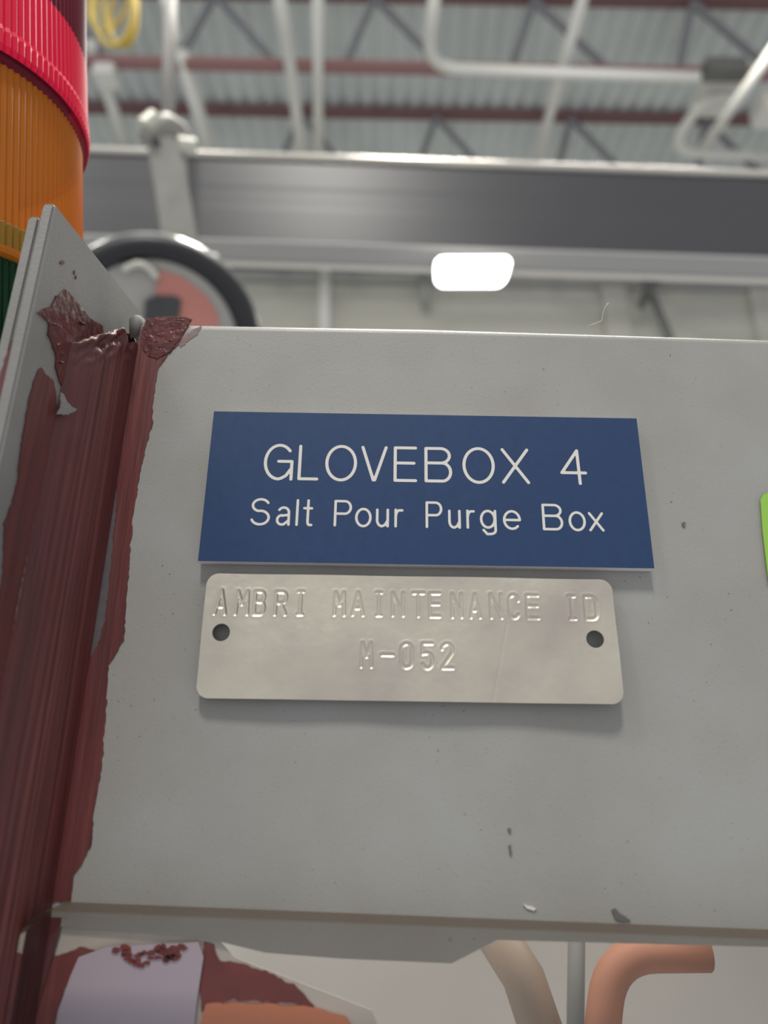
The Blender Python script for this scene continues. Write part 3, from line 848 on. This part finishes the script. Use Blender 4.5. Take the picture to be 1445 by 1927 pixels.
def seg_dist(X, Z, sts, reach=.001):
    dist = np.full(X.shape, 1.0)
    for st in sts:
        for (ax_, az_), (bx_, bz_) in zip(st[:-1], st[1:]):
            sel = (X > min(ax_, bx_) - reach) & (X < max(ax_, bx_) + reach) & (Z > min(az_, bz_) - reach) & (Z < max(az_, bz_) + reach)
            if not sel.any(): continue
            px, pz = X[sel], Z[sel]; dx, dz = bx_ - ax_, bz_ - az_; ll = dx * dx + dz * dz
            k = np.clip(((px - ax_) * dx + (pz - az_) * dz) / max(ll, 1e-12), 0, 1)
            dist[sel] = np.minimum(dist[sel], np.hypot(px - ax_ - k * dx, pz - az_ - k * dz))
    return dist
def line_of_text(rows, inset, w, h=.00012):
    """engraved line as one thin inlay, outline snapped to the stroke width"""
    sts = strokes(rows, inset)
    P = np.array([p for st in sts for p in st])
    X, Z = np.meshgrid(np.arange(P[:, 0].min() - .001, P[:, 0].max() + .001, h), np.arange(P[:, 1].min() - .001, P[:, 1].max() + .001, h), indexing='ij')
    for _ in range(3):
        d0 = seg_dist(X, Z, sts); e = 1e-6
        gX = (seg_dist(X + e, Z, sts) - d0) / e; gZ = (seg_dist(X, Z + e, sts) - d0) / e
        nr = (np.abs(d0 - w) < h * .75)
        X = np.where(nr, X - gX * (d0 - w), X); Z = np.where(nr, Z - gZ * (d0 - w), Z)
    ins = seg_dist(X, Z, sts) < w + h * .05
    idx = -np.ones(X.shape, int); idx[ins] = np.arange(int(ins.sum()))
    A = idx[:-1, :-1]; B = idx[1:, :-1]; Cc = idx[1:, 1:]; D = idx[:-1, 1:]
    ok = (A >= 0) & (B >= 0) & (Cc >= 0) & (D >= 0)
    return np.stack([X[ins] - .05, np.full(int(ins.sum()), -.00003), Z[ins]], 1), np.stack([A[ok], B[ok], Cc[ok], D[ok]], 1)
va, fa = line_of_text(R1, .40, .00036)
vb, fb = line_of_text(R2, .30, .00029)
me = bpy.data.meshes.new('inlay')
me.from_pydata(np.concatenate([va, vb]).tolist(), [], np.concatenate([fa, fb + len(va)]).tolist())
bm = bmesh.new(); bm.from_mesh(me); bpy.data.meshes.remove(me)
bmesh.ops.delete(bm, geom=[v for v in bm.verts if not v.link_faces], context='VERTS')
obj('lettering', bm, M['letter'], sign)

# ================================================================== stamped metal tag
T1 = [('A', 4.36, 7.31, -11.95, -6.1), ('M', 8.78, 12.0, -11.9, -6.2), ('B', 12.69, 15.46, -11.9, -6.2), ('R', 17.2, 20.14, -11.85, -6.2), ('I', 22.05, 23.78, -11.8, -6.1), ('M', 29.87, 32.71, -11.8, -6.15), ('A', 33.75, 36.74, -11.75, -6.1), ('I', 38.9, 40.6, -11.7, -6.05), ('N', 42.37, 45.32, -11.65, -6.05), ('T', 46.71, 49.74, -11.7, -6.0), ('E', 50.36, 53.14, -11.74, -6.03), ('N', 55.12, 57.84, -11.83, -6.12), ('A', 59.05, 61.73, -11.88, -6.12), ('N', 63.4, 66.36, -11.87, -6.1), ('C', 67.4, 70.01, -11.88, -6.16), ('E', 71.22, 74.25, -11.82, -6.17), ('I', 80.27, 82.19, -11.82, -6.14), ('D', 83.75, 86.89, -11.82, -6.18)]
T2 = [('M', 35.88, 38.76, -22.57, -16.96), ('-', 40.18, 43.23, -20.2, -19.2), ('0', 44.25, 47.24, -22.64, -16.93), ('5', 48.59, 51.54, -22.71, -16.86), ('2', 52.77, 55.75, -22.64, -16.86)]
tx0, tx1, tz0, tz1, tr = .0024, .0903, -.0291, -.0027, .0026
HOLES = [(.00651, -.01556, .00185), (.08554, -.01577, .00185)]
hstep = .0002
nx = int((tx1 - tx0) / hstep) + 3; nz_ = int((tz1 - tz0) / hstep) + 3
gx = tx0 - hstep + np.arange(nx) * ((tx1 - tx0 + 2 * hstep) / (nx - 1)); gz = tz0 - hstep + np.arange(nz_) * ((tz1 - tz0 + 2 * hstep) / (nz_ - 1))
X, Z = np.meshgrid(gx, gz, indexing='ij')
cxm, czm = (tx0 + tx1) / 2, (tz0 + tz1) / 2
def sdf(X, Z):
    qx = np.abs(X - cxm) - ((tx1 - tx0) / 2 - tr); qz = np.abs(Z - czm) - ((tz1 - tz0) / 2 - tr)
    s = np.hypot(np.maximum(qx, 0), np.maximum(qz, 0)) + np.minimum(np.maximum(qx, qz), 0) - tr
    for hx, hz, hr in HOLES:
        s = np.maximum(s, hr - np.hypot(X - hx, Z - hz))
    return s
for _ in range(3):
    s = sdf(X, Z); e = 1e-6
    gX = (sdf(X + e, Z) - s) / e; gZ = (sdf(X, Z + e) - s) / e
    near = np.abs(s) < hstep * .75
    X = np.where(near, X - gX * s, X); Z = np.where(near, Z - gZ * s, Z)
s = sdf(X, Z)
inside = s < hstep * .05
# stamped groove profile
dist = seg_dist(X, Z, strokes(T1, .36) + strokes(T2, .36))
def sstep(a, b, x):
    k = np.clip((x - a) / (b - a), 0, 1); return k * k * (3 - 2 * k)
dent = .00021 * (1 - sstep(.00014, .00046, dist)) - .00006 * np.exp(-((dist - .00058) / .00022) ** 2)
wav = .00016 * np.sin(X * 190 + 1.2 * np.sin(Z * 160)) + .0001 * np.sin(X * 75 + Z * 210 + 1)
bend = -.0009 * np.clip((X - .045) / .045, 0, 1) ** 2 * np.clip((-.010 - Z) / .02, 0, 1)
# crease on the right half
cr = np.abs((X - .0655) - (Z + .02) * .22); crease = .00008 * np.exp(-(cr / .00025) ** 2) * (Z < -.0125)
Yt = dent + wav + bend + crease
idx = -np.ones(X.shape, int)
vs = []
fcs = []
ii = np.argwhere(inside)
idx[inside] = np.arange(len(ii))
vs = np.stack([X[inside], Yt[inside], Z[inside]], 1)
A_ = idx[:-1, :-1]; B_ = idx[1:, :-1]; C_ = idx[1:, 1:]; D_ = idx[:-1, 1:]
ok = (A_ >= 0) & (B_ >= 0) & (C_ >= 0) & (D_ >= 0)
fcs = np.stack([A_[ok], B_[ok], C_[ok], D_[ok]], 1)
me = bpy.data.meshes.new('id_tag')
me.from_pydata((vs - np.array([cxm, 0, czm])).tolist(), [], fcs.tolist())
bm = bmesh.new(); bm.from_mesh(me)
bmesh.ops.delete(bm, geom=[v for v in bm.verts if not v.link_faces], context='VERTS')
bm.normal_update()
be = [e for e in bm.edges if e.is_boundary]
r = bmesh.ops.extrude_edge_only(bm, edges=be)
for v in r['geom']:
    if isinstance(v, bmesh.types.BMVert): v.co.y += .0006
tagm = obj('id_tag', bm, M['alu'], None, True)
bpy.data.meshes.remove(me)
tagm.location = (cxm, 0, czm)
mod = tagm.modifiers.new('edge', 'EDGE_SPLIT'); mod.split_angle = math.radians(60)
tag(tagm, 'stamped bare metal tag reading AMBRI MAINTENANCE ID M-052, under the blue sign', 'tag')
# foam pads behind tag and sign
bm = bmesh.new(); box(bm, -.035, .035, .0006, YP - .0002, -.009, .006)
obj('adhesive_pad', bm, M['black'], tagm)
bm = bmesh.new(); box(bm, -.048, .048, ST, YP, .003, SH - .003)
obj('adhesive_pad', bm, M['white_core'], sign)

# ================================================================== lime sticker
pts = [onY(x, y, YP - .0004) for x, y in ((1430, 941), (1436, 931), (1446, 926), (1700, 922), (1730, 1110), (1447, 1105), (1441, 1060), (1434, 1000))]
bm = film(pts, .0003, (0, -1, 0))
tag(obj('sticker', bm, M['green'], None), 'lime green sticker on the grey panel at the right edge', 'sticker')

# ================================================================== small debris
bm = bmesh.new()
pts = [onY(x, y, YP + .001) for x, y in ((1105, 613), (1120, 609), (1133, 603), (1134, 590), (1138, 578), (1145, 570))]
tube(bm, fillet_path(pts, .0006), .00006, 6)
tag(obj('fibre', bm, M['fibre'], None, True), 'single pale fibre standing on the panel top edge', 'fibre')
def chip(nm, poly, m, label, cat, Y=YP, seed=2):
    bm = film([onY(x, y, Y) for x, y in poly], .0003, (0, -1, 0), .0001, .0004, seed)
    tag(obj(nm, bm, M[m], None), label, cat)
chip('paint_chip', ((984, 1702), (996, 1704), (1008, 1710), (1004, 1714), (990, 1709)), 'letter', 'white paint chip near the lower edge of the panel', 'chip')
chip('dirt_smudge', ((1150, 1712), (1158, 1708), (1164, 1718), (1176, 1724), (1186, 1732), (1170, 1734), (1156, 1728)), 'strut', 'dark dirt smudge at the lower edge of the panel', 'smudge')
chip('dirt_smudge', ((955, 1560), (960, 1558), (962, 1566), (957, 1568)), 'strut', 'small dark fleck above the other fleck on the lower panel', 'smudge')
chip('dirt_smudge', ((957, 1592), (961, 1590), (963, 1608), (959, 1611)), 'strut', 'thin dark streak below a fleck on the lower panel', 'smudge')
chip('dirt_smudge', ((1283, 985), (1289, 982), (1288, 991), (1284, 992)), 'strut', 'tiny dark fleck right of the blue sign', 'smudge')
chip('dirt_smudge', ((842, 1767), (848, 1764), (852, 1769), (846, 1773)), 'strut', 'dark fleck on the clear window', 'smudge', YF - .0004)
